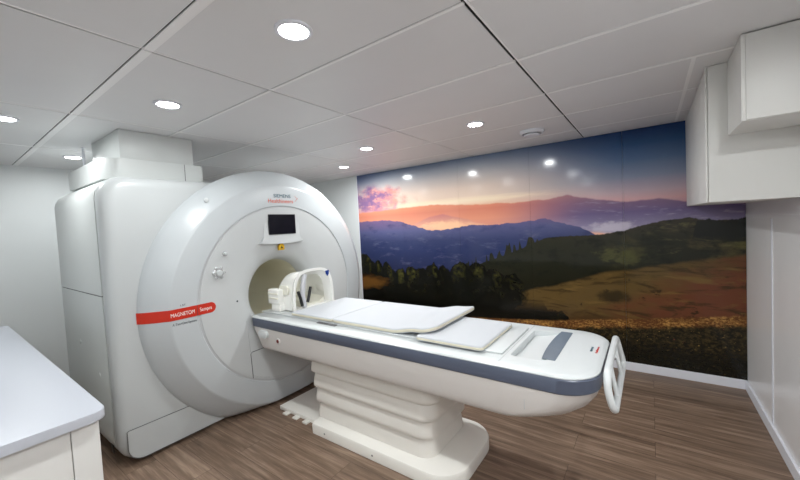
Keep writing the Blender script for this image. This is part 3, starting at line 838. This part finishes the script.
# cradle below
obj('coil_base', B(((-2.815, YK - .185, PZ), (-2.495, YK + .185, .905)), bev=.010, seg=3), W_COIL, K)
bm = bmesh.new()
L = []
for x, w, zt in ((-2.78, .12, .95), (-2.68, .13, .935), (-2.58, .13, .93), (-2.50, .12, .925)):
    L.append([(x, YK - w, .90), (x, YK + w, .90), (x, YK + w, zt + .03), (x, YK + w*.55, zt), (x, YK - w*.55, zt), (x, YK - w, zt + .03)])
obj('head_rest', loft(L), W_COIL2, K)
# connector block on the near flank
cbk = obj('connector_block', B(((-2.81, 1.815, .94), (-2.65, 1.885, 1.070)), bev=.010, seg=3), W_COIL, K)
obj('connector_rib', B(((-2.80, 1.808, .985), (-2.66, 1.816, 1.000)), ((-2.80, 1.808, 1.025), (-2.66, 1.816, 1.040)), bev=.003), W_COIL2, cbk)
obj('connector_foot', B(((-2.78, 1.825, PZ), (-2.65, 1.885, .942)), bev=.008), W_COIL, cbk)
# front frame: inclined grey mast between two black straps, over the near half of the opening
MAST = mat('mast grey', rgb(198, 199, 204), .3)
obj('mirror_mast', tube([(-2.492, 1.965, .905), (-2.488, 1.945, 1.00), (-2.488, 1.955, 1.10), (-2.496, 1.985, 1.19)], .022, n=12), MAST, K)
for y0, y1, z0, z1 in ((1.925, 1.893, .925, 1.055), (1.985, 2.028, .945, 1.075)):
    obj('black_strap', tube([(-2.474, y0, z0), (-2.472, (y0 + y1)/2, (z0 + z1)/2), (-2.478, y1, z1)], .013, n=10), BLACK, K)
obj('side_window', prism(rrect(-2.70, 1.02, -2.58, 1.10, .02, 5), YK - .213, YK - .200, 'XZ', .002, 1), W_COIL2, K)
obj('inner_window', prism(rrect(-2.66, .99, -2.54, 1.11, .02, 5), YK + .174, YK + .192, 'XZ', .003, 2), W_COIL, K)
obj('badge', prism([(2.215, 1.192), (2.262, 1.196), (2.258, 1.160), (2.240, 1.140), (2.224, 1.158)], -2.484, -2.4795, 'YZ', .001, 1), BLUE, K)

# ------------------------------------------------------------------ counter at lower left
cw = prism(rrect(-4.46, -.25, -1.80, .408, (.01, .01, .045, .01), 8), .862, .90, 'XY', .004, 2)
tag(obj('worktop', cw, W_TOP), 'white worktop with a rounded corner at the lower left of the picture', 'worktop')
U = thing('base_cabinet', 'white base cabinet carrying the worktop at the lower left', 'cabinet', (-3.1, .08, 0))
obj('carcass', B(((-4.44, -.24, 0), (-1.852, .382, .861)), bev=.002), W_UNIT, U)
obj('end_panel', B(((-1.851, .302, .004), (-1.836, .386, .861)), bev=.0015), W_UNIT, U)
obj('end_panel', B(((-1.851, -.24, .004), (-1.836, .299, .861)), bev=.0015), W_UNIT, U)

# ------------------------------------------------------------------ camera, world, view
cd = bpy.data.cameras.new('camera'); co = bpy.data.objects.new('camera', cd); C.objects.link(co)
yaw, pitch, roll, F = -0.62514607, 0.04113479, 0.0510464, 347.864
r = Vector((math.cos(yaw), -math.sin(yaw), 0)); f = Vector((math.sin(yaw), math.cos(yaw), 0)); d = Vector((0, 0, -1))
f2 = math.cos(pitch)*f + math.sin(pitch)*d; d2 = math.cos(pitch)*d - math.sin(pitch)*f
rx = math.cos(roll)*r + math.sin(roll)*d2; dn = math.cos(roll)*d2 - math.sin(roll)*r
mw = Matrix((rx, -dn, -f2)).transposed().to_4x4()
mw.translation = (0, 0, 0.3825 * 2.4 / 0.5815)
co.matrix_world = mw
cd.sensor_width = 36; cd.lens = 36 * F / 800; cd.clip_start = .02
S.camera = co
w = bpy.data.worlds.new('world'); S.world = w; w.use_nodes = True
w.node_tree.nodes['Background'].inputs[0].default_value = (0.8, 0.85, 0.9, 1)
w.node_tree.nodes['Background'].inputs[1].default_value = 0.05
S.view_settings.view_transform = 'Standard'; S.view_settings.look = 'None'
S.view_settings.gamma = 1; S.view_settings.use_curve_mapping = False
S.view_settings.exposure = 0.35
S.cycles.diffuse_bounces = 10; S.cycles.max_bounces = 14
